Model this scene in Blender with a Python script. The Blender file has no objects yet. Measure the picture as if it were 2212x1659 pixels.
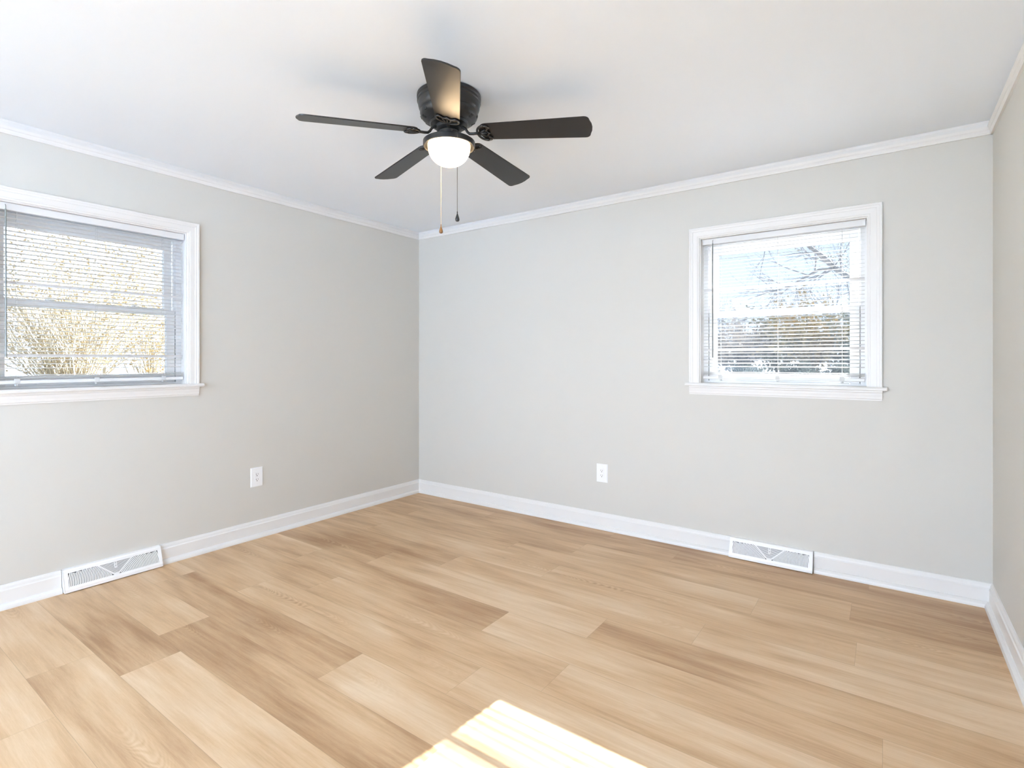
import bpy, bmesh, math, random
from mathutils import Vector, Matrix
R = math.radians
PI = math.pi
scene = bpy.context.scene
COL = scene.collection

# ------------------------------------------------------------------ camera
CAM = Vector((3.5959, -3.5501, 1.2371))
YAW = 0.6172
cd = bpy.data.cameras.new('camera')
cam = bpy.data.objects.new('camera', cd)
COL.objects.link(cam)
cam.location = CAM
cam.rotation_euler = (R(90), 0, YAW)
cd.sensor_fit = 'HORIZONTAL'
cd.sensor_width = 36
cd.lens = 1139.6757 / 2212 * 36
cd.shift_y = -(829.5 - 778.5) / 2212
cd.clip_start = 0.02
scene.camera = cam
FW = Vector((-math.sin(YAW), math.cos(YAW), 0))
RT = Vector((math.cos(YAW), math.sin(YAW), 0))

# ------------------------------------------------------------------ world, sun, exposure
world = bpy.data.worlds.new('sky')
scene.world = world
world.use_nodes = True
wn = world.node_tree
wn.nodes.clear()
wo = wn.nodes.new('ShaderNodeOutputWorld')
bg = wn.nodes.new('ShaderNodeBackground')
tc = wn.nodes.new('ShaderNodeTexCoord')
sx = wn.nodes.new('ShaderNodeSeparateXYZ')
rp = wn.nodes.new('ShaderNodeValToRGB')
rp.color_ramp.elements[0].position = 0.0
rp.color_ramp.elements[0].color = (0.69, 0.82, 1.0, 1)
rp.color_ramp.elements[1].position = 0.5
rp.color_ramp.elements[1].color = (0.56, 0.74, 1.0, 1)
wn.links.new(tc.outputs['Generated'], sx.inputs[0])
wn.links.new(sx.outputs['Z'], rp.inputs[0])
wn.links.new(rp.outputs[0], bg.inputs['Color'])
wn.links.new(bg.outputs[0], wo.inputs[0])
bg.inputs['Strength'].default_value = 6.8

SUN_TRAVEL = Vector((-0.113, -1.0, -0.57)).normalized()
sd = bpy.data.lights.new('sun', 'SUN')
sd.energy = 225
sd.angle = R(0.35)
sd.color = (0.95, 0.98, 1.0)
sun = bpy.data.objects.new('sun', sd)
COL.objects.link(sun)
sun.rotation_euler = SUN_TRAVEL.to_track_quat('-Z', 'Y').to_euler()

scene.view_settings.view_transform = 'Standard'
scene.view_settings.look = 'None'
scene.view_settings.exposure = 0.52
scene.view_settings.gamma = 1.0
scene.view_settings.use_curve_mapping = False
scene.render.engine = 'CYCLES'
scene.cycles.max_bounces = 16
scene.cycles.diffuse_bounces = 10
scene.cycles.glossy_bounces = 6
scene.cycles.transparent_max_bounces = 24
scene.cycles.use_denoising = True
scene.cycles.sample_clamp_indirect = 12
scene.cycles.caustics_reflective = False
scene.cycles.caustics_refractive = False

# ------------------------------------------------------------------ helpers
def obj(name, bm, mat=None, parent=None, smooth=False, loc=None, kind=None, recalc=True):
    if recalc:
        bmesh.ops.recalc_face_normals(bm, faces=bm.faces)
    me = bpy.data.meshes.new(name)
    bm.to_mesh(me)
    bm.free()
    if smooth:
        for p in me.polygons:
            p.use_smooth = True
    if mat:
        me.materials.append(mat)
    o = bpy.data.objects.new(name, me)
    COL.objects.link(o)
    if parent:
        o.parent = parent
    if loc:
        o.location = loc
    if kind:
        o['kind'] = kind
    return o

def smooth_by_angle(o, deg=35):
    me = o.data
    for p in me.polygons:
        p.use_smooth = True
    try:
        me.set_sharp_from_angle(angle=R(deg))
    except Exception:
        pass

def thing(name, label, cat, loc=(0, 0, 0), rotz=0, group=None):
    o = bpy.data.objects.new(name, None)
    COL.objects.link(o)
    o.location = loc
    o.rotation_euler = (0, 0, rotz)
    o.empty_display_size = 0.1
    tag(o, label, cat, group)
    return o

def tag(o, label, cat, group=None, kind=None):
    o['label'] = label
    o['category'] = cat
    if group:
        o['group'] = group
    if kind:
        o['kind'] = kind
    return o

def structure(o, label, cat):
    o['kind'] = 'structure'
    o['label'] = label
    o['category'] = cat
    return o

def box(bm, x0, x1, y0, y1, z0, z1, bevel=0, seg=2):
    b = bmesh.new() if bevel else bm
    vs = [b.verts.new((x, y, z)) for x in (x0, x1) for y in (y0, y1) for z in (z0, z1)]
    for f in ((0, 1, 3, 2), (4, 6, 7, 5), (0, 4, 5, 1), (2, 3, 7, 6), (0, 2, 6, 4), (1, 5, 7, 3)):
        b.faces.new([vs[i] for i in f])
    if bevel:
        bmesh.ops.recalc_face_normals(b, faces=b.faces)
        bmesh.ops.bevel(b, geom=b.edges[:], offset=bevel, segments=seg, affect='EDGES', profile=0.5)
        merge(bm, b)

def merge(bm, b):
    me = bpy.data.meshes.new('tmp')
    b.to_mesh(me)
    b.free()
    bm.from_mesh(me)
    bpy.data.meshes.remove(me)

def lathe(bm, prof, seg=48, c=(0, 0, 0), cap0=True, cap1=True):
    rings = []
    for r, z in prof:
        if r < 1e-6:
            rings.append([bm.verts.new((c[0], c[1], c[2] + z))])
        else:
            rings.append([bm.verts.new((c[0] + r * math.cos(2 * PI * i / seg), c[1] + r * math.sin(2 * PI * i / seg), c[2] + z)) for i in range(seg)])
    for a, b in zip(rings, rings[1:]):
        for i in range(seg):
            j = (i + 1) % seg
            if len(a) == 1 and len(b) == 1:
                continue
            if len(a) == 1:
                bm.faces.new((a[0], b[i], b[j]))
            elif len(b) == 1:
                bm.faces.new((a[i], a[j], b[0]))
            else:
                bm.faces.new((a[i], a[j], b[j], b[i]))
    if cap0 and len(rings[0]) > 1:
        bm.faces.new(rings[0])
    if cap1 and len(rings[-1]) > 1:
        bm.faces.new(rings[-1])

def tube(bm, pts, rad, sides=8, cap=True):
    pts = [Vector(p) for p in pts]
    if not isinstance(rad, (list, tuple)):
        rad = [rad] * len(pts)
    rings = []
    up = None
    for i, p in enumerate(pts):
        t = (pts[min(i + 1, len(pts) - 1)] - pts[max(i - 1, 0)])
        if t.length < 1e-9:
            t = Vector((0, 0, 1))
        t.normalize()
        if up is None:
            up = Vector((0, 0, 1)) if abs(t.z) < 0.9 else Vector((1, 0, 0))
        a = t.cross(up)
        if a.length < 1e-6:
            a = t.cross(Vector((0.3, 1, 0.2)))
        a.normalize()
        b = a.cross(t).normalized()
        up = b
        rings.append([bm.verts.new(p + (a * math.cos(2 * PI * k / sides) + b * math.sin(2 * PI * k / sides)) * rad[i]) for k in range(sides)])
    for r0, r1 in zip(rings, rings[1:]):
        for k in range(sides):
            bm.faces.new((r0[k], r0[(k + 1) % sides], r1[(k + 1) % sides], r1[k]))
    if cap and sides > 2:
        bm.faces.new(rings[0])
        bm.faces.new(rings[-1])

def prism(bm, poly, axis_fn, a, b):
    """poly: list of 2-D points; axis_fn(p, t) -> 3-D; extruded between t=a and t=b"""
    r0 = [bm.verts.new(axis_fn(p, a)) for p in poly]
    r1 = [bm.verts.new(axis_fn(p, b)) for p in poly]
    n = len(poly)
    for i in range(n):
        bm.faces.new((r0[i], r0[(i + 1) % n], r1[(i + 1) % n], r1[i]))
    bm.faces.new(r0)
    bm.faces.new(r1)

# ------------------------------------------------------------------ materials
def new_mat(name):
    m = bpy.data.materials.new(name)
    m.use_nodes = True
    nt = m.node_tree
    return m, nt, nt.nodes['Principled BSDF']

def simple(name, col, rough=0.5, metal=0.0, bump=0.0, bscale=200, var=0.0, spec=0.5):
    m, nt, p = new_mat(name)
    p.inputs['Base Color'].default_value = (*col, 1)
    p.inputs['Roughness'].default_value = rough
    p.inputs['Metallic'].default_value = metal
    p.inputs['Specular IOR Level'].default_value = spec
    t = nt.nodes.new('ShaderNodeTexCoord')
    n = nt.nodes.new('ShaderNodeTexNoise')
    n.inputs['Scale'].default_value = bscale
    n.inputs['Detail'].default_value = 3
    nt.links.new(t.outputs['Object'], n.inputs['Vector'])
    if bump:
        b = nt.nodes.new('ShaderNodeBump')
        b.inputs['Strength'].default_value = bump
        b.inputs['Distance'].default_value = 0.002
        nt.links.new(n.outputs['Fac'], b.inputs['Height'])
        nt.links.new(b.outputs[0], p.inputs['Normal'])
    if var:
        mx = nt.nodes.new('ShaderNodeMix')
        mx.data_type = 'RGBA'
        mx.inputs['A'].default_value = (*[c * (1 - var) for c in col], 1)
        mx.inputs['B'].default_value = (*[min(1, c * (1 + var)) for c in col], 1)
        nt.links.new(n.outputs['Fac'], mx.inputs['Factor'])
        nt.links.new(mx.outputs['Result'], p.inputs['Base Color'])
    return m

M = {}
M['wall'] = simple('wall_paint', (0.595, 0.575, 0.532), 0.55, bump=0.12, bscale=260, spec=0.3)
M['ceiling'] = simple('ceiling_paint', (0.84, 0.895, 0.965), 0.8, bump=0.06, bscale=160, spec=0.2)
M['trim'] = simple('trim_paint', (0.75, 0.735, 0.715), 0.35, bump=0.02, bscale=60)
M['vinyl'] = simple('window_vinyl', (0.78, 0.78, 0.78), 0.35)
M['slat'] = simple('blind_slat', (0.74, 0.74, 0.74), 0.4)
M['cord'] = simple('blind_cord', (0.6, 0.6, 0.59), 0.8)
M['wand'] = simple('blind_wand', (0.20, 0.21, 0.20), 0.25)
M['plate'] = simple('outlet_plastic', (0.85, 0.85, 0.855), 0.3)
M['slot'] = simple('outlet_slot', (0.015, 0.015, 0.015), 0.7)
M['vent'] = simple('vent_enamel', (0.87, 0.86, 0.85), 0.35)
M['vent_dark'] = simple('vent_inside', (0.27, 0.275, 0.28), 0.7)
M['bronze'] = simple('fan_bronze', (0.016, 0.015, 0.014), 0.36, bump=0.01, bscale=300)
M['blade'] = simple('fan_blade', (0.010, 0.0085, 0.008), 0.34, bump=0.03, bscale=500, spec=0.55)
M['gold_chain'] = simple('chain_gold', (0.75, 0.60, 0.38), 0.35, metal=1.0)  # gold-coloured metal for the far chain, lighter than the near one
M['dark_chain'] = simple('chain_dark', (0.10, 0.09, 0.08), 0.4, metal=0.8)
M['fob_brown'] = simple('fob_mid_brown', (0.20, 0.10, 0.035), 0.3)
M['fob_dark'] = simple('fob_dark', (0.02, 0.02, 0.02), 0.4)
M['lock'] = simple('sash_lock', (0.75, 0.75, 0.75), 0.4)
M['bark'] = simple('bark_grey', (0.30, 0.28, 0.26), 0.9, var=0.4, bscale=8)
M['bark_tan'] = simple('bark_tan', (0.46, 0.40, 0.30), 0.9, var=0.3, bscale=6)
M['leaf_tan'] = simple('leaf_tan', (0.36, 0.29, 0.18), 0.8, var=0.5, bscale=3)
M['leaf_gold'] = simple('leaf_gold', (0.42, 0.31, 0.15), 0.8, var=0.5, bscale=3)
M['leaf_green'] = simple('leaf_green', (0.26, 0.26, 0.19), 0.8, var=0.6, bscale=3)
M['leaf_grey'] = simple('leaf_grey', (0.46, 0.42, 0.38), 0.9, var=0.6, bscale=3)
M['ground'] = simple('ground_pale', (0.17, 0.21, 0.265), 0.95, var=0.25, bscale=1.3)
M['ground_dark'] = simple('dark_ground', (0.10, 0.09, 0.065), 0.95, var=0.4, bscale=12)  # dark colour chosen to cut bounce; also the brush ground past the left window
M['siding'] = simple('exterior_white', (0.7, 0.7, 0.7), 0.7)

def glass_mat(name, t):
    m, nt, p = new_mat(name)
    nt.nodes.remove(p)
    out = nt.nodes['Material Output']
    tr = nt.nodes.new('ShaderNodeBsdfTransparent')
    tr.inputs['Color'].default_value = (t, t, t, 1)  # neutral tint put in the glass to hold back outdoor brightness
    gl = nt.nodes.new('ShaderNodeBsdfGlossy')
    gl.inputs['Roughness'].default_value = 0.02
    gl.inputs['Color'].default_value = (0.8, 0.8, 0.8, 1)
    fr = nt.nodes.new('ShaderNodeFresnel')
    fr.inputs['IOR'].default_value = 1.35
    mx = nt.nodes.new('ShaderNodeMixShader')
    nt.links.new(fr.outputs[0], mx.inputs[0])
    nt.links.new(tr.outputs[0], mx.inputs[1])
    nt.links.new(gl.outputs[0], mx.inputs[2])
    nt.links.new(mx.outputs[0], out.inputs['Surface'])
    return m
M['glass'] = glass_mat('window_glass', 0.52)
M['glass_dimmed'] = glass_mat('window_glass_dimmed', 0.375)  # denser tint added to dim the back view; no screen is modelled

def bowl_mat():
    m, nt, p = new_mat('frosted_lamp_glass')
    nt.nodes.remove(p)
    out = nt.nodes['Material Output']
    t = nt.nodes.new('ShaderNodeBsdfTranslucent')
    t.inputs['Color'].default_value = (0.9, 0.86, 0.80, 1)
    d = nt.nodes.new('ShaderNodeBsdfDiffuse')
    d.inputs['Color'].default_value = (0.9, 0.87, 0.84, 1)
    mx = nt.nodes.new('ShaderNodeMixShader')
    mx.inputs[0].default_value = 0.4
    nt.links.new(t.outputs[0], mx.inputs[1])
    nt.links.new(d.outputs[0], mx.inputs[2])
    e = nt.nodes.new('ShaderNodeEmission')
    e.inputs['Color'].default_value = (1.0, 0.80, 0.56, 1)
    e.inputs['Strength'].default_value = 0.2
    ad = nt.nodes.new('ShaderNodeAddShader')
    nt.links.new(mx.outputs[0], ad.inputs[0])
    nt.links.new(e.outputs[0], ad.inputs[1])
    nt.links.new(ad.outputs[0], out.inputs['Surface'])
    return m
M['bowl'] = bowl_mat()

def floor_mat():
    m, nt, p = new_mat('oak_plank')
    N, Lk = nt.nodes, nt.links
    def math_(op, a, b=None, c=None):
        n = N.new('ShaderNodeMath')
        n.operation = op
        for i, v in enumerate((a, b, c)):
            if v is None:
                continue
            if isinstance(v, (int, float)):
                n.inputs[i].default_value = v
            else:
                Lk.new(v, n.inputs[i])
        return n.outputs[0]
    uv = N.new('ShaderNodeUVMap')
    uv.uv_map = 'plank'
    s = N.new('ShaderNodeSeparateXYZ')
    Lk.new(uv.outputs[0], s.inputs[0])
    tone = N.new('ShaderNodeAttribute'); tone.attribute_name = 'tone'
    seed = N.new('ShaderNodeAttribute'); seed.attribute_name = 'seed'
    u, v = s.outputs['X'], s.outputs['Y']
    sd_ = seed.outputs['Fac']
    def vec(su, sv, sz):
        c = N.new('ShaderNodeCombineXYZ')
        Lk.new(math_('MULTIPLY', u, su), c.inputs[0])
        Lk.new(math_('MULTIPLY', v, sv), c.inputs[1])
        Lk.new(math_('MULTIPLY', sd_, sz), c.inputs[2])
        return c.outputs[0]
    def noise(vc, scale, detail=4, rough=0.55, dist=0.0):
        n = N.new('ShaderNodeTexNoise')
        n.inputs['Scale'].default_value = scale
        n.inputs['Detail'].default_value = detail
        n.inputs['Roughness'].default_value = rough
        n.inputs['Distortion'].default_value = dist
        Lk.new(vc, n.inputs['Vector'])
        return n.outputs['Fac']
    broad = noise(vec(1.4, 8.5, 37), 1.0, 3, 0.5, 0.4)
    streak = noise(vec(2.2, 42, 29), 1.0, 4, 0.6, 0.2)
    grain = noise(vec(5, 120, 53), 1.0, 4, 0.6, 0.3)
    fine = noise(vec(40, 700, 71), 1.0, 2, 0.6)
    # cathedral figure in the middle of the plank
    cv = N.new('ShaderNodeCombineXYZ')
    vm = math_('SUBTRACT', v, 0.11)
    wob = noise(vec(2.2, 6, 91), 1.0, 3, 0.5)
    par = math_('ADD', math_('MULTIPLY', math_('MULTIPLY', vm, vm), 95.0), math_('MULTIPLY', u, 1.0))
    par = math_('ADD', par, math_('MULTIPLY', wob, 0.55))
    par = math_('ADD', par, math_('MULTIPLY', sd_, 7.0))
    rings = math_('SINE', math_('MULTIPLY', par, 150.0))
    near = math_('SUBTRACT', 1.0, math_('MULTIPLY', math_('ABSOLUTE', vm), 22.0))
    near = math_('MAXIMUM', near, 0.0)
    gate = noise(vec(1.6, 3, 17), 1.0, 1, 0.5)
    gate = math_('MAXIMUM', math_('MULTIPLY', math_('SUBTRACT', gate, 0.52), 5.0), 0.0)
    gate = math_('MINIMUM', gate, 1.0)
    fig = math_('MULTIPLY', math_('MULTIPLY', rings, near), gate)
    f = math_('ADD', tone.outputs['Fac'], math_('MULTIPLY', math_('SUBTRACT', broad, 0.5), 1.3))
    f = math_('ADD', f, math_('MULTIPLY', math_('SUBTRACT', streak, 0.5), 0.55))
    f = math_('ADD', f, math_('MULTIPLY', math_('SUBTRACT', grain, 0.5), 0.42))
    f = math_('ADD', f, math_('MULTIPLY', math_('SUBTRACT', fine, 0.5), 0.26))
    f = math_('ADD', f, math_('MULTIPLY', fig, 0.15))
    cr = N.new('ShaderNodeValToRGB')
    e = cr.color_ramp.elements
    e[0].position = 0.0; e[0].color = (0.355, 0.198, 0.092, 1)
    e[1].position = 1.0; e[1].color = (0.755, 0.575, 0.39, 1)
    k = cr.color_ramp.elements.new(0.5); k.color = (0.60, 0.398, 0.225, 1)
    Lk.new(f, cr.inputs[0])
    # seams
    ln = N.new('ShaderNodeAttribute'); ln.attribute_name = 'plank_length'
    def edge(x, w):
        return math_('LESS_THAN', x, w)
    s1 = edge(v, 0.0011)
    s2 = edge(math_('SUBTRACT', 0.2185, v), 0.0011)
    s3 = edge(u, 0.0009)
    s4 = edge(math_('SUBTRACT', ln.outputs['Fac'], u), 0.0009)
    seam = math_('MAXIMUM', math_('MAXIMUM', s1, s2), math_('MAXIMUM', s3, s4))
    mx = N.new('ShaderNodeMix'); mx.data_type = 'RGBA'
    Lk.new(math_('MULTIPLY', seam, 0.32), mx.inputs['Factor'])
    Lk.new(cr.outputs[0], mx.inputs['A'])
    mx.inputs['B'].default_value = (0.20, 0.13, 0.07, 1)
    Lk.new(mx.outputs['Result'], p.inputs['Base Color'])
    rg = math_('ADD', 0.36, math_('MULTIPLY', grain, 0.14))
    Lk.new(rg, p.inputs['Roughness'])
    p.inputs['Specular IOR Level'].default_value = 0.5
    b = N.new('ShaderNodeBump')
    b.inputs['Strength'].default_value = 0.10
    b.inputs['Distance'].default_value = 0.001
    hgt = math_('SUBTRACT', math_('ADD', grain, math_('MULTIPLY', fig, 0.4)), math_('MULTIPLY', seam, 2.0))
    Lk.new(hgt, b.inputs['Height'])
    Lk.new(b.outputs[0], p.inputs['Normal'])
    return m
M['floor'] = floor_mat()

# ------------------------------------------------------------------ room shell
W, D, H = 4.031, 6.20, 2.44         # room: x 0..W, y -D..0, deepened behind the camera for the added daylight openings
T = 0.14                             # wall thickness
OW = 0.459                           # half width of the window openings
Z0, Z1 = 1.09, 2.04                  # stool top, head of the openings
WB, WL = 3.0525, -2.4815             # centres of the back and left windows

def wall_with_hole(name, holes, length0, length1, to3d, mat, label):
    """solid wall slab in (u, d, z); holes = list of (u0,u1,z0,z1)"""
    bm = bmesh.new()
    us = sorted({length0, length1, *[h for q in holes for h in q[:2]]})
    zs = sorted({-0.4, H + 0.15, *[h for q in holes for h in q[2:]]})
    def inside(u, z):
        return any(a < u < b and c < z < d for a, b, c, d in holes)
    solid = [[not inside((us[i] + us[i + 1]) / 2, (zs[j] + zs[j + 1]) / 2) for j in range(len(zs) - 1)] for i in range(len(us) - 1)]
    cache = {}
    def v(u, d, z):
        k = (round(u, 5), d, round(z, 5))
        if k not in cache:
            cache[k] = bm.verts.new(to3d(u, d, z))
        return cache[k]
    nu, nz = len(us) - 1, len(zs) - 1
    for i in range(nu):
        for j in range(nz):
            if not solid[i][j]:
                continue
            a, b, c, d = us[i], us[i + 1], zs[j], zs[j + 1]
            for dd in (0, T):
                bm.faces.new((v(a, dd, c), v(b, dd, c), v(b, dd, d), v(a, dd, d)))
            if i == 0 or not solid[i - 1][j]:
                bm.faces.new((v(a, 0, c), v(a, T, c), v(a, T, d), v(a, 0, d)))
            if i == nu - 1 or not solid[i + 1][j]:
                bm.faces.new((v(b, 0, c), v(b, T, c), v(b, T, d), v(b, 0, d)))
            if j == 0 or not solid[i][j - 1]:
                bm.faces.new((v(a, 0, c), v(b, 0, c), v(b, T, c), v(a, T, c)))
            if j == nz - 1 or not solid[i][j + 1]:
                bm.faces.new((v(a, 0, d), v(b, 0, d), v(b, T, d), v(a, T, d)))
    return structure(obj(name, bm, mat), label, 'wall')

wall_with_hole('wall_back', [(WB - OW, WB + OW, Z0 - 0.02, Z1)], -T, W + T, lambda u, d, z: (u, d, z), M['wall'], 'greige painted wall with the square window and an outlet')
wall_with_hole('wall_left', [(WL - OW, WL + OW, Z0 - 0.02, Z1), (-6.05, -4.35, -0.02, 2.25)], -D - T, 0, lambda u, d, z: (-d, u, z), M['wall'], 'greige painted wall at the left with a window cut off by the frame')  # second hole: unseen opening added behind the camera to let in daylight
wall_with_hole('wall_right', [(-6.05, -5.10, -0.02, 2.25)], -D - T, 0, lambda u, d, z: (W + d, u, z), M['wall'], 'bright painted wall at the right edge of the room')  # hole is an added, unseen opening that brings daylight to the ceiling
wall_with_hole('wall_rear', [(0.5, 3.9, -0.02, 2.36)], 0, W, lambda u, d, z: (u, -D - d, z), M['wall'], 'rear wall with a wide unseen opening added for daylight, behind the viewer')  # rear opening added to flood the room with daylight from behind

bm = bmesh.new()
box(bm, 0, W, -D, 0, H, H + 0.15)
structure(obj('ceiling', bm, M['ceiling']), 'flat white painted ceiling', 'ceiling')

# floor: one face per plank, rows run along x
ROW = 0.2185
rows = {0: (0.58, .60, .15), 1: (1.003, .62, .28), 2: (1.400, .60, .52), 3: (0.484, .62, .48), 4: (0.05, .58, .45), 5: (0.446, .5, .5),
        6: (1.005, .42, .42), -1: (1.04, .6, .52), -2: (0.76, .55, .5), -3: (0.29, .4, .4), -4: (0.93, .5, .5), -5: (1.147, .5, .5)}
tones = {  # (row, plank index): (tone at its left end, tone at its right end)
    (0, 0): (.50, .45), (0, 1): (.48, .18), (0, 2): (.66, .50), (0, 3): (.62, .6),
    (1, 0): (.42, .22), (1, 1): (.55, .66), (1, 2): (.30, .52),
    (2, 0): (.40, .34), (2, 1): (.52, .62), (2, 2): (.64, .62),
    (3, 0): (.42, .46), (3, 1): (.44, .58), (3, 2): (.58, .55), (3, 3): (.68, .52),
    (4, 0): (.40, .42), (4, 1): (.44, .40), (4, 2): (.42, .62), (4, 3): (.52, .50),
    (5, 0): (.34, .36), (5, 1): (.40, .46), (5, 2): (.46, .52), (5, 3): (.24, .18),
    (6, 0): (.36, .40), (6, 1): (.24, .38), (6, 2): (.34, .26),
    (7, 0): (.34, .34), (7, 1): (.28, .24), (7, 2): (.24, .22), (7, 3): (.24, .20),
    (-1, 0): (.56, .44), (-1, 1): (.56, .42), (-1, 2): (.60, .58),
    (-2, 0): (.44, .46), (-2, 1): (.60, .50), (-2, 2): (.56, .66), (-2, 3): (.5, .5),
    (-3, 0): (.5, .5), (-3, 1): (.38, .22), (-3, 2): (.56, .60),
    (-4, 0): (.44, .52), (-4, 1): (.22, .30), (-4, 2): (.55, .5),
    (-5, 0): (.48, .16), (-5, 1): (.60, .58),
}
bm = bmesh.new()
uvl = bm.loops.layers.uv.new('plank')
lt = bm.loops.layers.float.new('tone')
ls = bm.loops.layers.float.new('seed')
ll = bm.loops.layers.float.new('plank_length')
rnd = random.Random(4)
for n in range(-24, 8):
    y1 = -1.443 + ROW * n          # upper (far) seam of row n is y1, the row lies below it... row spans y1-ROW..y1
    y0 = y1 - ROW
    ya, yb = max(y0, -D - T), min(y1, 0)
    if yb - ya < 0.002:
        continue
    st = rows.get(n, (rnd.uniform(0.1, 1.4), .5, .5))[0]
    while st > 0:
        st -= 1.503
    k = 0
    x = st
    while x < W:
        xa, xb = max(x, 0), min(x + 1.503, W)
        if xb - xa > 0.003:
            t0, t1 = tones.get((n, k), (rnd.uniform(.42, .62), rnd.uniform(.40, .62)))
            sdv = rnd.random()
            f = bm.faces.new([bm.verts.new(p) for p in ((xa, ya, 0), (xb, ya, 0), (xb, yb, 0), (xa, yb, 0))])
            for lp in f.loops:
                cx, cy_ = lp.vert.co.x, lp.vert.co.y
                lp[uvl].uv = (cx - x, cy_ - y0)
                q = (cx - x) / 1.503
                lp[lt] = t0 + (t1 - t0) * q
                lp[ls] = sdv
                lp[ll] = 1.503
            k += 1
        x += 1.503
bmesh.ops.remove_doubles(bm, verts=bm.verts, dist=1e-5)
# slab under the boards
box(bm, 0, W, -D - T, 0, -0.35, -0.004)
fl = obj('floor', bm, M['floor'], recalc=False)
structure(fl, 'light oak plank floor running parallel to the back wall', 'floor')

# baseboards (with gaps where the registers sit) and crown moulding
BASE = [(0, 0), (0.036, 0), (0.036, 0.008), (0.033, 0.018), (0.024, 0.027), (0.0165, 0.029), (0.0165, 0.090), (0.0125, 0.096), (0.011, 0.106), (0.006, 0.1165), (0, 0.118)]
CROWN = [(0, H - 0.069), (0.010, H - 0.069), (0.0135, H - 0.060), (0.014, H - 0.050), (0.018, H - 0.046), (0.023, H - 0.034), (0.023, H - 0.028), (0.003, H - 0.026), (0.003, H - 0.012), (0.008, H - 0.003), (0.010, H), (0, H)]
def run(name, prof, spans, fn, label):
    bm = bmesh.new()
    for a, b in spans:
        prism(bm, prof, fn, a, b)
    return structure(obj(name, bm, M['trim']), label, 'trim')
# mitred ends are hidden by letting the side runs butt into the back run
VB = (2.787, 3.247)      # register on the back wall (x)
VL = (-2.645, -2.181)    # register on the left wall (y)
run('baseboard_back', BASE, [(0, VB[0]), (VB[1] + 0.004, W)], lambda p, t: (t, -p[0], p[1]), 'white baseboard along the back wall, broken by the register')
run('baseboard_left', BASE, [(-4.30, VL[0] - 0.003), (VL[1], 0)], lambda p, t: (p[0], t, p[1]), 'white baseboard along the left wall, broken by the register')
run('baseboard_right', BASE, [(-5.05, 0)], lambda p, t: (W - p[0], t, p[1]), 'white baseboard running along the right wall')
run('trim_1', CROWN, [(0, W)], lambda p, t: (t, -p[0], p[1]), 'white crown moulding along the top of the back wall')
run('trim_2', CROWN, [(-D, 0)], lambda p, t: (p[0], t, p[1]), 'white crown moulding along the top of the left wall')
run('trim_3', CROWN, [(-D, 0)], lambda p, t: (W - p[0], t, p[1]), 'white crown moulding along the top of the right wall')

# ------------------------------------------------------------------ windows (local: x right, y outward, z up from the stool top)
def frame_ring(bm, x0, x1, z0, z1, w, y0, y1, bev=0.002, wt=None, wb=None):
    wt = w if wt is None else wt
    wb = w if wb is None else wb
    box(bm, x0, x0 + w, y0, y1, z0, z1, bev)
    box(bm, x1 - w, x1, y0, y1, z0, z1, bev)
    box(bm, x0 + w - 0.001, x1 - w + 0.001, y0, y1, z1 - wt, z1, bev)
    box(bm, x0 + w - 0.001, x1 - w + 0.001, y0, y1, z0, z0 + wb, bev)

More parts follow.
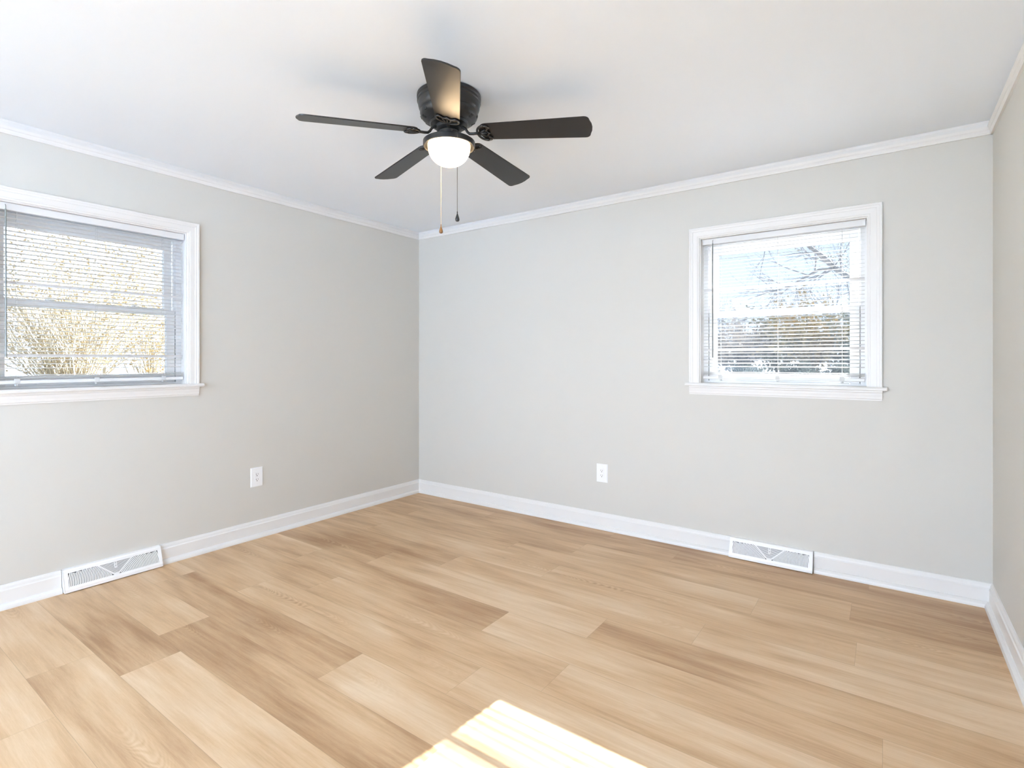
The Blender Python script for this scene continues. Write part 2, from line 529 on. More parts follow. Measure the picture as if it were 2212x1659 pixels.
CAS = [(0, -0.009), (0.004, -0.011), (0.010, -0.011), (0.012, -0.013), (0.030, -0.014), (0.040, -0.0145), (0.042, -0.017), (0.052, -0.018), (0.055, -0.020), (0.064, -0.020), (0.067, -0.017), (0.067, 0.0), (0, 0.0)]
def make_window(name, loc, rotz, label, glass):
    t = bpy.data.objects.new(name, None)
    COL.objects.link(t)
    t.location = loc
    t.rotation_euler = (0, 0, rotz)
    structure(t, label, 'window')
    h = Z1 - Z0
    # casing: three mitred sides
    bm = bmesh.new()
    rings = []
    for st in range(4):
        ring = []
        for o, d in CAS:
            x = (-OW - o) if st < 2 else (OW + o)
            z = 0.0 if st in (0, 3) else h + o
            ring.append(bm.verts.new((x, d, z)))
        rings.append(ring)
    n = len(CAS)
    for a, b in zip(rings, rings[1:]):
        for i in range(n):
            bm.faces.new((a[i], a[(i + 1) % n], b[(i + 1) % n], b[i]))
    bm.faces.new(rings[0]); bm.faces.new(rings[-1])
    obj('casing', bm, M['trim'], t)
    # stool with a rounded nose, reaching back to the sash
    bm = bmesh.new()
    nose = [(-0.034, -0.006), (-0.037, -0.010), (-0.037, -0.016), (-0.033, -0.020), (0.0, -0.020), (0.0, 0.0), (-0.028, 0.0)]
    prism(bm, nose, lambda p, q: (q, p[0], p[1]), -0.547, 0.547)
    box(bm, -OW, OW, 0.0, 0.10, -0.020, 0.0)
    obj('window_sill', bm, M['trim'], t)
    bm = bmesh.new()
    ap = [(0, -0.020), (-0.018, -0.020), (-0.018, -0.030), (-0.014, -0.034), (-0.013, -0.048), (-0.012, -0.052), (-0.011, -0.066), (-0.008, -0.070), (-0.008, -0.076), (0, -0.076)]
    prism(bm, ap, lambda p, q: (q, p[0], p[1]), -OW - 0.066, OW + 0.066)
    obj('apron', bm, M['trim'], t)
    # jamb liners
    bm = bmesh.new()
    box(bm, -OW, -OW + 0.006, 0.0, 0.075, 0, h)
    box(bm, OW - 0.006, OW, 0.0, 0.075, 0, h)
    box(bm, -OW + 0.006, OW - 0.006, 0.0, 0.075, h - 0.006, h)
    obj('jamb', bm, M['trim'], t)
    # vinyl main frame with two sash tracks
    bm = bmesh.new()
    frame_ring(bm, -OW, OW, 0.0, h, 0.036, 0.072, T + 0.01, wt=0.045, wb=0.012)
    for s in (-1, 1):
        xx = s * (OW - 0.040)
        box(bm, xx - 0.005, xx + 0.005, 0.100, 0.106, 0.012, h - 0.045, 0.001)
    obj('frame', bm, M['vinyl'], t)
    # lower sash (inside), upper sash (outside)
    bm = bmesh.new()
    frame_ring(bm, -OW + 0.040, OW - 0.040, 0.012, 0.463, 0.049, 0.076, 0.102, 0.003, wt=0.036, wb=0.054)
    box(bm, -0.25, 0.25, 0.070, 0.077, 0.018, 0.028, 0.002)
    lo = obj('lower_sash', bm, M['vinyl'], t)
    bm = bmesh.new()
    frame_ring(bm, -OW + 0.045, OW - 0.045, 0.430, h - 0.045, 0.046, 0.106, 0.132, 0.003, wt=0.062, wb=0.042)
    up = obj('upper_sash', bm, M['vinyl'], t)
    bm = bmesh.new()
    box(bm, -OW + 0.085, OW - 0.085, 0.088, 0.090, 0.062, 0.430)
    obj('pane', bm, glass, lo)
    bm = bmesh.new()
    box(bm, -OW + 0.087, OW - 0.087, 0.118, 0.120, 0.468, h - 0.103)
    obj('pane', bm, glass, up)
    for s in (-0.2, 0.2):
        bm = bmesh.new()
        box(bm, s - 0.028, s + 0.028, 0.080, 0.104, 0.463, 0.470, 0.002)
        lathe(bm, [(0.010, 0.470), (0.010, 0.477), (0.006, 0.479)], 16, (s, 0.092, 0))
        box(bm, s - 0.004, s + 0.030, 0.086, 0.094, 0.472, 0.478, 0.001)
        obj('sash_lock', bm, M['lock'], lo)
    return t
make_window('window_1', (0, WL, Z0), R(90), 'white double-hung window in the left wall, partly cut off by the picture edge', M['glass'])
make_window('window_2', (WB, 0, Z0), 0, 'white double-hung window in the back wall near the right corner', M['glass_dimmed'])

# ------------------------------------------------------------------ mini blinds
def make_blind(loc, rotz, label, tilt, flipped):
    """tilt > 0: the outer edge of the slats is higher"""
    t = thing('window_blind', label, 'blind', loc, rotz, 'mini blinds inside the two windows')
    hw = 0.4435
    yc = 0.034
    top = Z1 - Z0 - 0.008
    bm = bmesh.new()
    # open U-channel head rail with rolled lips
    pr = [(-0.0145, 0), (-0.0145, -0.0345), (-0.012, -0.036), (0.012, -0.036), (0.0145, -0.0345), (0.0145, 0)]
    prism(bm, pr, lambda p, q: (q, yc + p[0], top + p[1]), -hw, hw)
    box(bm, -hw - 0.005, -hw, yc - 0.018, yc + 0.016, top - 0.036, top + 0.004, 0.001)
    box(bm, hw, hw + 0.005, yc - 0.018, yc + 0.016, top - 0.036, top + 0.004, 0.001)
    obj('head_rail', bm, M['slat'], t)
    pitch = 0.0218
    zs = []
    z = top - 0.050
    while z > 0.088:
        zs.append(z)
        z -= pitch
    bm = bmesh.new()
    def slat(zc, a, w=0.0245, crown=0.0022, th=0.0007):
        prof = []
        m = 6
        for i in range(m + 1):
            s = -w / 2 + w * i / m
            prof.append((s, crown * (1 - (2 * s / w) ** 2)))
        lower = [(s, c - th) for s, c in reversed(prof)]
        poly = []
        for s, c in prof + lower:
            poly.append((s * math.cos(a) - c * math.sin(a), s * math.sin(a) + c * math.cos(a)))
        prism(bm, poly, lambda p, q: (q, yc + p[0], zc + p[1]), -hw, hw)
    rr = random.Random(hash(name_seed(label)) % 1000)
    for zc in zs:
        a = tilt + rr.uniform(-0.02, 0.02)
        for fz, fa in flipped:
            if abs(zc + Z0 - fz) < pitch / 2:
                a = fa
        slat(zc, a)
    # slats gathered on the bottom rail
    for i in range(4):
        slat(0.071 - i * 0.0055, 0.0)
    obj('slats', bm, M['slat'], t)
    bm = bmesh.new()
    prism(bm, [(-0.0125, 0.026), (-0.0125, 0.040), (-0.009, 0.0435), (0.009, 0.0435), (0.0125, 0.040), (0.0125, 0.026), (0.008, 0.0235), (-0.008, 0.0235)],
          lambda p, q: (q, yc + p[0], p[1] + 0.002), -hw, hw)
    br = obj('bottom_rail', bm, M['slat'], t)
    for u in (-0.335, 0.0, 0.335):
        bm = bmesh.new()
        for dy in (-0.0135, 0.0135):
            tube(bm, [(u, yc + dy, top - 0.034), (u, yc + dy, 0.040)], 0.0007, 5)
        for zc in zs:
            tube(bm, [(u, yc - 0.0135, zc - 0.0035), (u, yc + 0.0135, zc - 0.0035)], 0.0005, 4)
        obj('ladder_cord', bm, M['cord'], t)
        bm = bmesh.new()
        lathe(bm, [(0.004, 0.014), (0.007, 0.018), (0.007, 0.024), (0.0035, 0.028)], 12, (u, yc, 0))
        box(bm, u - 0.012, u + 0.012, yc - 0.0150, yc - 0.0125, 0.030, 0.052, 0.001)
        obj('cord_button', bm, M['cord'], br)
    wx = -0.380
    bm = bmesh.new()
    tube(bm, [(wx, yc - 0.016, top - 0.010), (wx, yc - 0.026, top - 0.016), (wx, yc - 0.027, top - 0.030), (wx, yc - 0.024, top - 0.036)], 0.0016, 8)
    tube(bm, [(wx, yc - 0.026, top - 0.034), (wx + 0.001, yc - 0.027, 0.165)], [0.0036, 0.0042], 6)
    obj('wand', bm, M['wand'], t)
    return t
def name_seed(s):
    return sum(ord(c) * (i + 1) for i, c in enumerate(s))
make_blind((0, WL, Z0), R(90), 'white mini blind hanging in the left wall window, open', R(-6), [(1.628, R(-32)), (1.268, R(-40))])
make_blind((WB, 0, Z0), 0, 'white mini blind in the back wall window, its lower slats sunlit', R(10), [(1.69, R(-42)), (1.31, R(-40))])

# ------------------------------------------------------------------ outlets
def make_outlet(loc, rotz, label):
    t = thing('electrical_outlet', label, 'outlet', loc, rotz, 'outlets on the two walls')
    bm = bmesh.new()
    bev = bmesh.new()
    box(bev, -0.0435, 0.0435, -0.0065, 0.0, -0.0665, 0.0665)
    ed = [e for e in bev.edges if all(v.co.y < -0.003 for v in e.verts)]
    bmesh.ops.bevel(bev, geom=ed, offset=0.004, segments=3, affect='EDGES')
    merge(bm, bev)
    plate = obj('cover_plate', bm, M['plate'], t)
    bm = bmesh.new()
    box(bm, -0.0170, 0.0170, -0.0085, -0.0055, -0.0340, 0.0340, 0.0012)
    rec = obj('receptacle', bm, M['plate'], t)
    for zc in (0.0165, -0.0190):
        bm = bmesh.new()
        box(bm, -0.0080, -0.0056, -0.0088, -0.0080, zc + 0.000, zc + 0.0085)
        box(bm, 0.0056, 0.0080, -0.0088, -0.0080, zc + 0.001, zc + 0.0080)
        tube(bm, [(0, -0.0088, zc - 0.0065), (0, -0.0080, zc - 0.0065)], 0.0030, 12)
        obj('socket', bm, M['slot'], rec)
    for zc in (0.0485, -0.0485):
        bm = bmesh.new()
        tube(bm, [(0, -0.0072, zc), (0, -0.006, zc)], 0.0030, 14)
        obj('screw', bm, M['plate'], plate)
    return t
make_outlet((0, -1.5735, 0.4215), R(90), 'white duplex outlet on the left wall, right of the window')
make_outlet((1.8905, 0, 0.4085), 0, 'white duplex outlet on the back wall, left of the window')

# ------------------------------------------------------------------ baseboard registers
def make_vent(loc, rotz, w, label):
    """local: x along the wall (centred), -y into the room"""
    t = thing('baseboard_register', label, 'register', loc, rotz, 'baseboard registers')
    hw = w / 2
    # side profile (out, z)
    P = [(0.0, 0.004), (0.060, 0.004), (0.060, 0.020), (0.0265, 0.108), (0.020, 0.117), (0.0, 0.119)]
    A, B = Vector((0.060, 0.020)), Vector((0.0265, 0.108))
    L_ = (B - A).length
    tdir = (B - A) / L_
    nrm = Vector((tdir.y, -tdir.x))     # outward in the (out, z) plane
    if nrm.x < 0:
        nrm = -nrm
    def at(u, v, d=0.0):
        q = A + tdir * v + nrm * d
        return (u, -q.x, q.y)
    bm = bmesh.new()
    # end caps, base, toe, top
    th = 0.0015
    for x0, x1 in ((-hw, -hw + th), (hw - th, hw)):
        prism(bm, P, lambda p, q: (q, -p[0], p[1]), x0, x1)
    prism(bm, [(0.058, 0.004), (0.060, 0.004), (0.060, 0.020), (0.058, 0.020)], lambda p, q: (q, -p[0], p[1]), -hw, hw)
    prism(bm, [(0.0265, 0.108), (0.020, 0.117), (0.0, 0.119), (0.0, 0.117), (0.019, 0.115), (0.025, 0.107)], lambda p, q: (q, -p[0], p[1]), -hw, hw)
    prism(bm, [(0.0245, 0.1055), (0.0285, 0.1075), (0.0270, 0.1105), (0.023, 0.109)], lambda p, q: (q, -p[0], p[1]), -hw, hw)
    obj('housing', bm, M['vent'], t)
    bm = bmesh.new()
    prism(bm, [(0.004, 0.004), (0.050, 0.004), (0.050, 0.018), (0.018, 0.104), (0.004, 0.108)], lambda p, q: (q, -p[0], p[1]), -hw + 0.003, hw - 0.003)
    obj('duct_box', bm, M['vent_dark'], t)
    # face plate: border, V rails, louver bars
    bm = bmesh.new()
    U0, U1, V0, V1 = -hw + 0.020, hw - 0.020, 0.013, L_ - 0.010
    def slab(quad):
        r0 = [bm.verts.new(at(*p, 0.0)) for p in quad]
        r1 = [bm.verts.new(at(*p, -0.0015)) for p in quad]
        n = len(quad)
        bm.faces.new(r0); bm.faces.new(r1)
        for i in range(n):
            bm.faces.new((r0[i], r0[(i + 1) % n], r1[(i + 1) % n], r1[i]))
    slab([(-hw, 0), (hw, 0), (hw, V0), (-hw, V0)])
    slab([(-hw, V1), (hw, V1), (hw, L_), (-hw, L_)])
    slab([(-hw, V0), (U0, V0), (U0, V1), (-hw, V1)])
    slab([(U1, V0), (hw, V0), (hw, V1), (U1, V1)])
    vt = 0.080           # half width of the V at its top
    rail = 0.0085
    apex = 0.006
    for s in (-1, 1):
        slab([(s * apex - 0.005, V0), (s * apex + 0.005, V0), (s * vt + 0.005, V1), (s * vt - 0.005, V1)])
    slab([(-0.012, V0), (0.012, V0), (0.016, V0 + 0.010), (-0.016, V0 + 0.010)])
    # arcs: centred under the apex
    def xv(v):           # x of the V rail centre line at height v
        return apex + (vt - apex) * (v - V0) / (V1 - V0)
    cv_ = V0 - 0.004
    r = 0.026
    while r < hw + 0.05:
        for s in (-1, 1):
            strip = []
            m = 26
            for i in range(m + 1):
                a = (PI * 0.5) * i / m
                cu, cvv = r * math.cos(a), cv_ + r * math.sin(a)
                if cvv < V0 - 0.004 or cvv > V1 + 0.003 or cu > (U1 + 0.003) or cu < xv(cvv) - 0.001:
                    if len(strip) > 1:
                        break
                    strip = []
                    continue
                strip.append(a)
            if len(strip) > 1:
                bw = 0.0022
                ro = [[bm.verts.new(at(s * rr_ * math.cos(a), cv_ + rr_ * math.sin(a), dd)) for a in strip] for rr_, dd in ((r - bw, -0.0004), (r + bw, -0.0004), (r + bw, -0.0030), (r - bw, -0.0030))]
                for k in range(4):
                    p_, q_ = ro[k], ro[(k + 1) % 4]
                    for i in range(len(strip) - 1):
                        bm.faces.new((p_[i], p_[i + 1], q_[i + 1], q_[i]))
        r += 0.0073
    v = V0 + 0.013
    while v < V1 - 0.001:
        x = xv(v)
        slab([(-x, v - 0.0014), (x, v - 0.0014), (x, v + 0.0014), (-x, v + 0.0014)])
        v += 0.0057
    obj('grille', bm, M['vent'], t)
    bm = bmesh.new()
    def lev(u0, u1, v0, v1, d0, d1):
        r0 = [bm.verts.new(at(*p, d0)) for p in ((u0, v0), (u1, v0), (u1, v1), (u0, v1))]
        r1 = [bm.verts.new(at(*p, d1)) for p in ((u0, v0), (u1, v0), (u1, v1), (u0, v1))]
        bm.faces.new(r0); bm.faces.new(r1)
        for i in range(4):
            bm.faces.new((r0[i], r0[(i + 1) % 4], r1[(i + 1) % 4], r1[i]))
    lev(-0.0065, -0.003, V1 - 0.032, V1, -0.001, 0.001)
    lev(0.003, 0.0065, V1 - 0.032, V1, -0.001, 0.001)
    lev(-0.003, 0.003, V1 - 0.019, V1 - 0.013, -0.001, 0.007)
    lev(-0.0065, 0.0065, V1 - 0.036, V1 - 0.030, -0.001, 0.001)
    obj('damper_lever', bm, M['vent'], t)
    return t
make_vent((0, (VL[0] + VL[1]) / 2, 0), R(90), VL[1] - VL[0], 'white louvered register on the floor against the left wall')
make_vent(((VB[0] + VB[1]) / 2, 0, 0), 0, VB[1] - VB[0], 'white louvered register on the floor against the back wall')

# ------------------------------------------------------------------ ceiling fan
FX, FY = 1.9716, -1.7562
fan = thing('ceiling_fan', 'dark bronze five-blade ceiling fan with a lit frosted bowl light', 'ceiling fan', (FX, FY, H))
bm = bmesh.new()
lathe(bm, [(0.140, 0.0), (0.145, -0.004), (0.145, -0.016), (0.141, -0.020), (0.143, -0.026), (0.144, -0.032), (0.140, -0.036), (0.139, -0.050), (0.136, -0.062), (0.131, -0.070),
           (0.128, -0.074), (0.131, -0.078), (0.131, -0.086), (0.127, -0.098), (0.115, -0.110), (0.092, -0.118), (0.086, -0.121), (0.088, -0.126), (0.083, -0.133), (0.070, -0.137), (0.060, -0.137)], 64)
mh = obj('motor_housing', bm, M['bronze'], fan)
smooth_by_angle(mh, 30)
for k in range(16):     # cooling slots around the lower shoulder
    bm = bmesh.new()
    a = 2 * PI * (k + 0.5) / 16
    da = 0.06
    if k % 2:
        lst = [(0.1306, -0.091), (0.1275, -0.099)]
    else:
        lst = [(0.1225, -0.1045), (0.108, -0.1135)]
    q = []
    for (rr_, zz), sg in ((lst[0], -1), (lst[0], 1), (lst[1], 1), (lst[1], -1)):
        q.append(((rr_ + 0.0006) * math.cos(a + sg * da), (rr_ + 0.0006) * math.sin(a + sg * da), zz - 0.0006))
    vs = [bm.verts.new(p) for p in q]
    bm.faces.new(vs)
    ws = [bm.verts.new((p[0] * 0.97, p[1] * 0.97, p[2])) for p in q]
    for i in range(4):
        bm.faces.new((vs[i], vs[(i + 1) % 4], ws[(i + 1) % 4], ws[i]))
    obj('cooling_slot', bm, M['slot'], mh)
bm = bmesh.new()
lathe(bm, [(0.060, -0.136), (0.060, -0.152), (0.052, -0.160), (0.046, -0.163)], 48)
smooth_by_angle(obj('hub', bm, M['bronze'], fan), 30)
bm = bmesh.new()
lathe(bm, [(0.044, -0.150), (0.046, -0.165), (0.046, -0.186), (0.050, -0.192), (0.052, -0.196)], 48)
smooth_by_angle(obj('switch_housing', bm, M['bronze'], fan), 30)
bm = bmesh.new()
lathe(bm, [(0.030, -0.192), (0.060, -0.196), (0.095, -0.202), (0.112, -0.206), (0.1175, -0.210), (0.1175, -0.230), (0.1155, -0.233), (0.1125, -0.233), (0.1115, -0.230), (0.1115, -0.214), (0.090, -0.208), (0.030, -0.204)], 72)
smooth_by_angle(obj('light_fitter', bm, M['bronze'], fan), 30)
bm = bmesh.new()
prof = [(0.096, -0.222), (0.096, -0.232)]
for i in range(1, 15):
    a = (PI / 2) * i / 14
    prof.append((0.096 * math.cos(a) ** 0.9 if i < 14 else 0.0, -0.232 - 0.086 * math.sin(a)))
lathe(bm, prof, 64, cap0=False, cap1=False)
bowl = obj('glass_bowl', bm, M['bowl'], fan, smooth=True)
ld = bpy.data.lights.new('fan_bulb', 'POINT')
ld.energy = 6.5
ld.color = (1.0, 0.74, 0.45)
ld.shadow_soft_size = 0.028
bulb = bpy.data.objects.new('fan_bulb', ld)
COL.objects.link(bulb)
bulb.location = (FX, FY, H - 0.262)

# blades
BL0, BL1 = 0.150, 0.649
def blade_mesh():
    bm = bmesh.new()
    out = []
    def halfw(x):
        q = (x - BL0) / (BL1 - BL0)
        return 0.054 + 0.014 * q
    # outline, counter-clockwise
    n = 10
    for i in range(n + 1):           # root, rounded
        a = PI / 2 + PI * i / n
        out.append((BL0 + 0.030 + 0.036 * math.cos(a), halfw(BL0) * math.sin(a) * 1.0))
    rc = 0.022
    hw = halfw(BL1)
    for i in range(5):
        a = -PI / 2 + (PI / 2) * i / 4
        out.append((BL1 - 0.010 - rc + rc * math.cos(a), -hw + rc + rc * math.sin(a)))
    for i in range(1, 4):
        s = -1 + 2 * i / 4
        out.append((BL1 - 0.010 + 0.010 * (1 - s * s), s * (hw - rc)))
    for i in range(5):
        a = (PI / 2) * i / 4
        out.append((BL1 - 0.010 - rc + rc * math.cos(a), hw - rc + rc * math.sin(a)))
    th = 0.0055
    top = [bm.verts.new((x, y, th / 2)) for x, y in out]
    bot = [bm.verts.new((x, y, -th / 2)) for x, y in out]
    bm.faces.new(top)
    bm.faces.new(list(reversed(bot)))
    m = len(out)
    for i in range(m):
        bm.faces.new((top[i], bot[i], bot[(i + 1) % m], top[(i + 1) % m]))
    bmesh.ops.recalc_face_normals(bm, faces=bm.faces)
    ed = [e for e in bm.edges if abs(e.verts[0].co.z - e.verts[1].co.z) < 1e-6]
    bmesh.ops.bevel(bm, geom=ed, offset=0.0012, segments=2, affect='EDGES')
    return bm
def iron_mesh(pitch):
    """blade iron: gooseneck from the hub, an open scroll plate under the blade root"""
    bm = bmesh.new()
    zb = -0.177
    tube(bm, [(0.050, 0, -0.146), (0.068, 0, -0.149), (0.080, 0, -0.158), (0.088, 0, -0.172), (0.098, 0, -0.181), (0.114, 0, -0.183), (0.140, 0, -0.183)], [0.0065, 0.0065, 0.006, 0.006, 0.006, 0.006, 0.006], 10)
    cp, sp = math.cos(pitch), math.sin(pitch)
    def pl(x, y, z=-0.006):
        # on the pitched, drooped blade plane
        dz = -(x - BL0) * DROOP
        return (x, y * cp, zb - 0.001 - y * sp + z + dz)
    # rim around the root of the blade
    rim = []
    for i in range(17):
        a = PI / 2 + PI * i / 16
        rim.append((BL0 + 0.026 + 0.040 * math.cos(a), 0.050 * math.sin(a)))
    tube(bm, [pl(*p) for p in rim], 0.0052, 8)
    # scroll: two curls that meet in a point on the centre line
    for s in (-1, 1):
        pts = [(BL0 + 0.026, s * 0.050), (BL0 + 0.040, s * 0.045), (BL0 + 0.046, s * 0.036), (BL0 + 0.038, s * 0.026), (BL0 + 0.030, s * 0.017), (BL0 + 0.034, s * 0.008), (BL0 + 0.044, 0)]
        tube(bm, [pl(*p) for p in pts], [0.0050, 0.0046, 0.0042, 0.004, 0.004, 0.004, 0.003], 8)
        tube(bm, [pl(BL0 - 0.012, 0), pl(BL0 + 0.008, s * 0.012), pl(BL0 + 0.026, s * 0.020)], [0.006, 0.005, 0.004], 8)
        tube(bm, [pl(BL0 + 0.036, s * 0.034, -0.008), pl(BL0 + 0.036, s * 0.034, 0.004)], 0.0045, 10)
    tube(bm, [pl(BL0 - 0.014, 0), pl(BL0 + 0.030, 0)], [0.007, 0.004], 8)
    tube(bm, [pl(BL0 + 0.022, 0, -0.008), pl(BL0 + 0.022, 0, 0.004)], 0.0045, 10)
    return bm
PITCH = R(13)
DROOP = 0.060
proto_b = proto_i = None
for k in range(5):
    a = 4.1469 - k * 2 * PI / 5
    if proto_b is None:
        proto_b = obj('blade', blade_mesh(), M['blade'], fan)
        smooth_by_angle(proto_b, 30)
        proto_i = obj('blade_iron', iron_mesh(PITCH), M['bronze'], fan, smooth=True)
        b, ir = proto_b, proto_i
    else:
        b, ir = proto_b.copy(), proto_i.copy()
        COL.objects.link(b)
        COL.objects.link(ir)
    # pitch about the blade axis (counter-clockwise edge down), droop outward, then turn
    m = Matrix.Rotation(a, 4, 'Z') @ Matrix.Translation((0, 0, -0.177 + BL0 * DROOP)) @ Matrix.Rotation(math.atan(DROOP), 4, 'Y') @ Matrix.Rotation(-PITCH, 4, 'X')
    b.matrix_local = m
    b.parent = fan
    ir.matrix_local = Matrix.Rotation(a, 4, 'Z')
    ir.parent = fan

# pull chains, one on each side of the light
def chain(start, knee, low, mat_c, mat_f, label):
    bm = bmesh.new()
    pts = [Vector(start), (Vector(start) + Vector(knee)) / 2 + Vector((0, 0, 0.004)), Vector(knee)]
    end = Vector((knee[0], knee[1], low + 0.040))
    tube(bm, [*pts, end], 0.0007, 6)
    tube(bm, [Vector(start) * 1.0 - Vector((start[0], start[1], 0)) * 0.12, Vector(start) + Vector((start[0], start[1], 0)) * 0.12], 0.0045, 10)
    n = int((knee[2] - end.z) / 0.0042)
    for i in range(n):
        z = knee[2] - i * 0.0042
        lathe(bm, [(0, 0.0014), (0.0014, 0.0009), (0.0017, 0), (0.0014, -0.0009), (0, -0.0014)], 6, (knee[0], knee[1], z))
    c = obj('pull_chain', bm, mat_c, fan)
    bm = bmesh.new()
    lathe(bm, [(0.0, 0.044), (0.0020, 0.043), (0.0024, 0.039), (0.0014, 0.036), (0.0026, 0.034), (0.0030, 0.031), (0.0052, 0.025), (0.0080, 0.016), (0.0094, 0.010), (0.0086, 0.004), (0.0055, 0.0008), (0.0, 0.0)], 24, (knee[0], knee[1], low))
    f = obj('pull_fob', bm, mat_f, c, smooth=True)
    f['label'] = label
h0 = Vector((0, 0, 0))
s1 = RT * 0.016 - FW * 0.044
k1 = RT * 0.049 - FW * 0.1115
chain((s1.x, s1.y, -0.172), (k1.x, k1.y, -0.203), 1.840 - H, M['dark_chain'], M['fob_dark'], 'black teardrop fob')
s2 = -RT * 0.016 + FW * 0.044
k2 = -RT * 0.052 + FW * 0.1115
chain((s2.x, s2.y, -0.172), (k2.x, k2.y, -0.203), 1.842 - H, M['gold_chain'], M['fob_brown'], 'brown teardrop fob')

# ------------------------------------------------------------------ outdoors
def gz(x, y):
    """height of the yard: a low bank rises away from the house on both window sides"""
    a = max(0.0, min(1.0, (y - 2.0) / 15.0))
    b = max(0.0, min(1.0, (-x - 1.5) / 5.0))
    a, b = a * a * (3 - 2 * a), b * b * (3 - 2 * b)
    return -0.40 + 1.12 * a + 1.15 * b * (1 - a * 0.6)
bm = bmesh.new()
xs = [-60, -40, -28, -20, -15, -11, -9, -7, -6, -5, -4, -3, -2, -1, 0, 2, 4, 6, 10, 16, 26, 45]
ys = [-45, -30, -20, -14, -10, -7, -5, -3, -1, 1, 2, 4, 6, 8, 10, 12, 14, 16, 18, 21, 26, 34, 45, 70]
g = [[bm.verts.new((x, y, gz(x, y))) for y in ys] for x in xs]
for i in range(len(xs) - 1):
    for j in range(len(ys) - 1):
        bm.faces.new((g[i][j], g[i + 1][j], g[i + 1][j + 1], g[i][j + 1]))
gr = obj('yard_ground', bm, M['ground'], smooth=True)
structure(gr, 'pale winter yard outside the windows', 'ground')

bm = bmesh.new()
lx, ly = [-14, -11, -9, -7, -6, -5, -4, -3, -2, -1, -0.3], [-20, -14, -10, -7, -5, -3, -1, 1, 3, 6]
g = [[bm.verts.new((x, y, gz(x, y) + 0.02)) for y in ly] for x in lx]
for i in range(len(lx) - 1):
    for j in range(len(ly) - 1):
        bm.faces.new((g[i][j], g[i + 1][j], g[i + 1][j + 1], g[i][j + 1]))
structure(obj('side_ground_dark', bm, M['ground_dark'], smooth=True), 'dark ground sheet beside the house, added to cut bounced sunlight', 'ground')  # dark sheet over the yard, added to weaken sunlight bounced through the left opening

def leafquad(bm, p, s, rr):
    d = Vector((rr.uniform(-1, 1), rr.uniform(-1, 1), rr.uniform(-1, 1))).normalized()
    e = d.orthogonal().normalized()
    a, b = d * s, e * s * 0.55
    bm.faces.new([bm.verts.new(p + q) for q in (-a, b, a, -b)])

def grow(bm, rr, p, d, length, rad, depth, tips, droop=0.0, spread=0.7, seg=4, kids=3, sides=4):
    pts, rads = [p.copy()], [rad]
    q = p.copy()
    dd = d.normalized()
    for i in range(seg):
        dd = (dd + Vector((rr.uniform(-1, 1), rr.uniform(-1, 1), rr.uniform(-1, 1) - droop)) * 0.16).normalized()
        q = q + dd * (length / seg)
        pts.append(q.copy())
        rads.append(max(rad * (1 - 0.6 * (i + 1) / seg), 0.002))
    tube(bm, pts, rads, sides if depth > 0 else 3, cap=False)
    tips.extend(pts[1:])
    if depth <= 0:
        return
    for k in range(kids):
        i = rr.randint(max(1, seg // 3), seg)
        base = pts[i]
        t = (pts[i] - pts[i - 1]).normalized()
        side = t.orthogonal().normalized()
        side.rotate(Matrix.Rotation(rr.uniform(0, 2 * PI), 3, t))
        nd = (t + side * rr.uniform(0.5, 1.2) * spread + Vector((0, 0, 0.15 - droop))).normalized()
        grow(bm, rr, base, nd, length * rr.uniform(0.5, 0.75), max(rads[i] * 0.65, 0.002), depth - 1, tips, droop, spread, seg, kids, sides)

def tree(kind, label, cat, x, y, height, seed, bark, leaf=None, nleaf=0, depth=4, rad=0.08, lsize=0.04, spread=0.75, group=None, kids=4):
    rr = random.Random(seed)
    t = thing(kind, label, cat, (x, y, gz(x, y)), rr.uniform(0, 6), group)
    bm = bmesh.new()
    tips = []
    grow(bm, rr, Vector((0, 0, -0.1)), Vector((rr.uniform(-.1, .1), rr.uniform(-.1, .1), 1)), height * 0.52, rad, depth, tips, 0.0, spread, 5, kids, 5)
    obj('branches', bm, bark, t, recalc=False)
    if nleaf:
        bm = bmesh.new()
        for i in range(nleaf):
            p = rr.choice(tips) + Vector((rr.gauss(0, .08), rr.gauss(0, .08), rr.gauss(0, .08)))
            leafquad(bm, p, lsize * rr.uniform(0.6, 1.3), rr)
        obj('leaves', bm, leaf, t, recalc=False)
    return t

def shrub(label, x, y, h, w, seed, bark, leaf, nstem, nleaf, lsize, group=None, kind='shrub', rad=0.012, low=0.1):
    """many stems that fan out of one base"""
    rr = random.Random(seed)
    t = thing(kind, label, 'shrub', (x, y, gz(x, y)), 0, group)
    bm = bmesh.new()
    tips = []
    for i in range(nstem):
        a = rr.uniform(0, 2 * PI)
        e = rr.uniform(0.05, 1.0)
        d = Vector((math.cos(a) * e * w / h, math.sin(a) * e * w / h, 1))
        b = Vector((math.cos(a) * e * 0.25, math.sin(a) * e * 0.25, -0.1))
        grow(bm, rr, b, d, h * rr.uniform(0.55, 0.95), rad, 1, tips, 0.10, 0.6, 5, 5, 4)
    obj('stems', bm, bark, t, recalc=False)
    bm = bmesh.new()
    for i in range(nleaf):
        p = rr.choice(tips)
        if p.z < low:
            continue
        leafquad(bm, p + Vector((rr.gauss(0, .07), rr.gauss(0, .07), rr.gauss(0, .07))), lsize * rr.uniform(0.5, 1.3), rr)
    obj('leaves', bm, leaf, t, recalc=False)
    return t

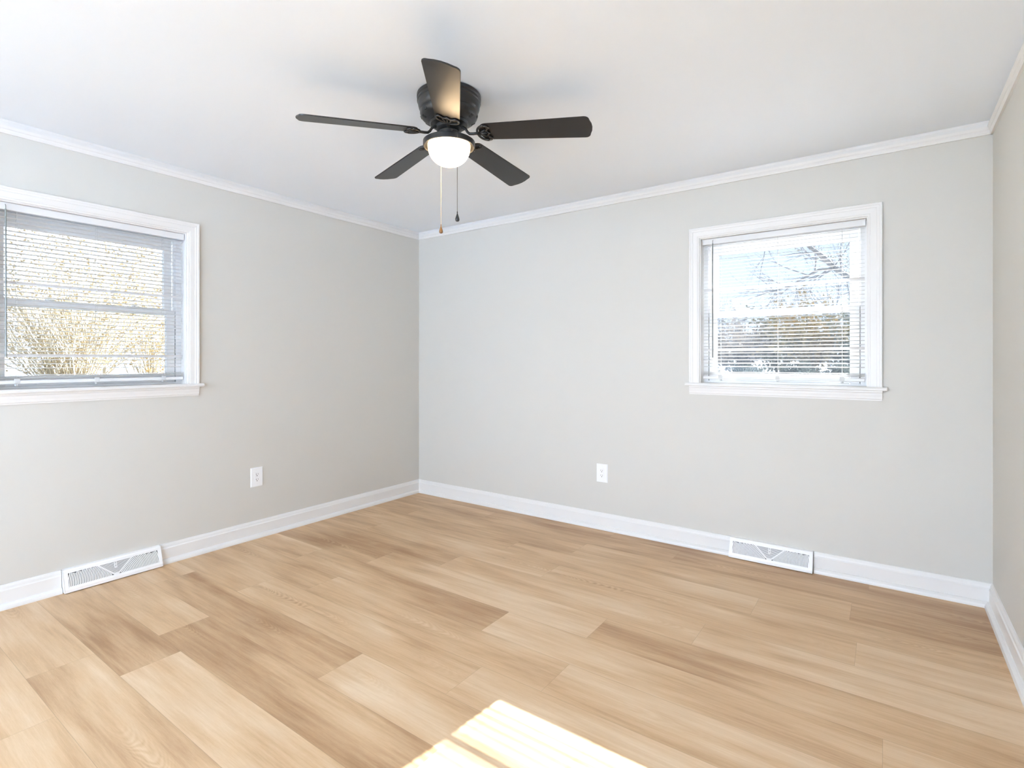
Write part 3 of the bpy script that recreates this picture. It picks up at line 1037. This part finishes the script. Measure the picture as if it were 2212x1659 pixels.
# beyond the left window: a big straw-coloured shrub, more brush behind it, thin trees at its right
shrub('large straw-coloured shrub fanning out right outside the left window', -6.6, -0.85, 2.6, 1.6, 11, M['bark_tan'], M['leaf_tan'], 80, 5600, 0.024)
shrub('straw-coloured brush at the left of the big shrub, outside the left window', -8.8, -2.6, 2.3, 1.4, 12, M['bark_tan'], M['leaf_tan'], 44, 3400, 0.028)
shrub('tan brush at the right of the big shrub, outside the left window', -8.6, 0.95, 2.6, 1.5, 13, M['bark_tan'], M['leaf_gold'], 44, 3400, 0.028)
shrub('dull tan thicket far behind the straw-coloured shrub', -13.5, 0.8, 3.0, 2.8, 14, M['bark_tan'], M['leaf_tan'], 50, 2600, 0.05)
tree('bare_tree', 'thin bare tree at the right side of the left window view', 'tree', -10.5, 0.75, 7.0, 21, M['bark_tan'], M['leaf_tan'], 500, 4, 0.05, 0.03)
tree('bare_tree', 'pale twiggy tree standing behind the straw-coloured shrub', 'tree', -12.0, -1.2, 6.4, 22, M['bark_tan'], M['leaf_gold'], 700, 4, 0.05, 0.035)

# beyond the back window: hedge shrubs on the bank, bare trees behind, one near arching limb
specs = [(-2.9, 20.5, 1.7, 'leaf_grey', 'grey shrub at the left end of the hedge outside the back window'),
         (-1.5, 20.0, 1.9, 'leaf_grey', 'grey-brown shrub second from the left in the hedge outside the back window'),
         (-0.1, 20.6, 2.2, 'leaf_green', 'dark olive shrub in the middle of the hedge outside the back window'),
         (1.2, 19.7, 2.4, 'leaf_gold', 'golden-leaved shrub right of the middle in the hedge'),
         (2.5, 20.3, 2.1, 'leaf_green', 'dark olive shrub at the right end of the hedge')]
for i, (x, y, h, lf, lab) in enumerate(specs):
    shrub(lab, x, y, h, 1.3, 40 + i, M['bark'], M[lf], 26, 3400, 0.075)
low = [(-2.2, 17.2, 'low dark bush at the left on the bank outside the back window'), (-0.6, 17.4, 'low dark bush in the middle of the bank, with yellow-green leaves'), (1.0, 17.2, 'low dark bush at the right of the bank'), (2.4, 17.5, 'low dark bush at the far right of the bank')]
for i, (x, y, lab) in enumerate(low):
    shrub(lab, x, y, 0.42, 0.9, 60 + i, M['bark'], M['leaf_green'], 26, 2200, 0.05, low=0.0, rad=0.008)
tr = [(-6.2, 37, 7.0, 'slim bare tree at the far left behind the hedge'), (-2.6, 40, 7.5, 'forked bare tree left of the middle behind the hedge'),
      (0.6, 36, 9.0, 'tall bare tree in the middle behind the hedge'), (2.2, 30, 9.0, 'bare tree with brown leaves right of the middle behind the hedge'),
      (4.6, 40, 10.0, 'dense bare tree at the right behind the hedge')]
for i, (x, y, h, lab) in enumerate(tr):
    tree('bare_tree', lab, 'tree', x, y, h, 80 + i, M['bark'], M['leaf_gold'] if i in (3, 4) else M['leaf_grey'], 500, 4, 0.10, 0.06)

# near tree: a grey limb arches in from the right
rr = random.Random(5)
nt_ = thing('bare_tree', 'near grey tree whose thick limb arches across the back window view', 'tree', (4.55, 9.4, gz(4.55, 9.4)))
b0 = Vector(nt_.location)
bm = bmesh.new()
tips = []
trunk = [Vector((4.55, 9.4, gz(4.55, 9.4) - 0.1)), Vector((4.50, 9.35, 0.7)), Vector((4.42, 9.3, 1.5)), Vector((4.30, 9.25, 2.0))]
tube(bm, [p - b0 for p in trunk], [0.17, 0.15, 0.13, 0.11], 10)
limb = [Vector((4.30, 9.25, 2.0)), Vector((3.85, 9.15, 2.36)), Vector((3.40, 9.05, 2.66)), Vector((3.01, 9.0, 2.88)), Vector((2.75, 9.0, 3.10)), Vector((2.55, 9.0, 3.36)), Vector((2.25, 9.0, 3.64)), Vector((1.85, 9.0, 3.86)), Vector((1.4, 9.05, 4.0))]
tube(bm, [p - b0 for p in limb], [0.085, 0.072, 0.064, 0.056, 0.050, 0.044, 0.036, 0.024, 0.012], 8)
side = [Vector((2.75, 9.0, 3.10)), Vector((2.45, 9.1, 3.12)), Vector((2.15, 9.2, 2.98)), Vector((1.85, 9.3, 2.84)), Vector((1.45, 9.4, 2.75))]
tube(bm, [p - b0 for p in side], [0.034, 0.028, 0.022, 0.016, 0.008], 6)
for src, cnt in ((limb, 16), (side, 12)):
    for i in range(cnt):
        k = rr.randint(2 if src is limb else 1, len(src) - 1)
        p = src[k - 1].lerp(src[k], rr.random()) - b0
        d = Vector((rr.uniform(-1, 0.5), rr.uniform(-.4, .4), rr.uniform(-0.7, 0.9)))
        grow(bm, rr, p, d, rr.uniform(0.5, 1.1), 0.012, 2, tips, 0.1, 0.7, 4, 3, 4)
obj('branches', bm, M['bark'], nt_, recalc=False)
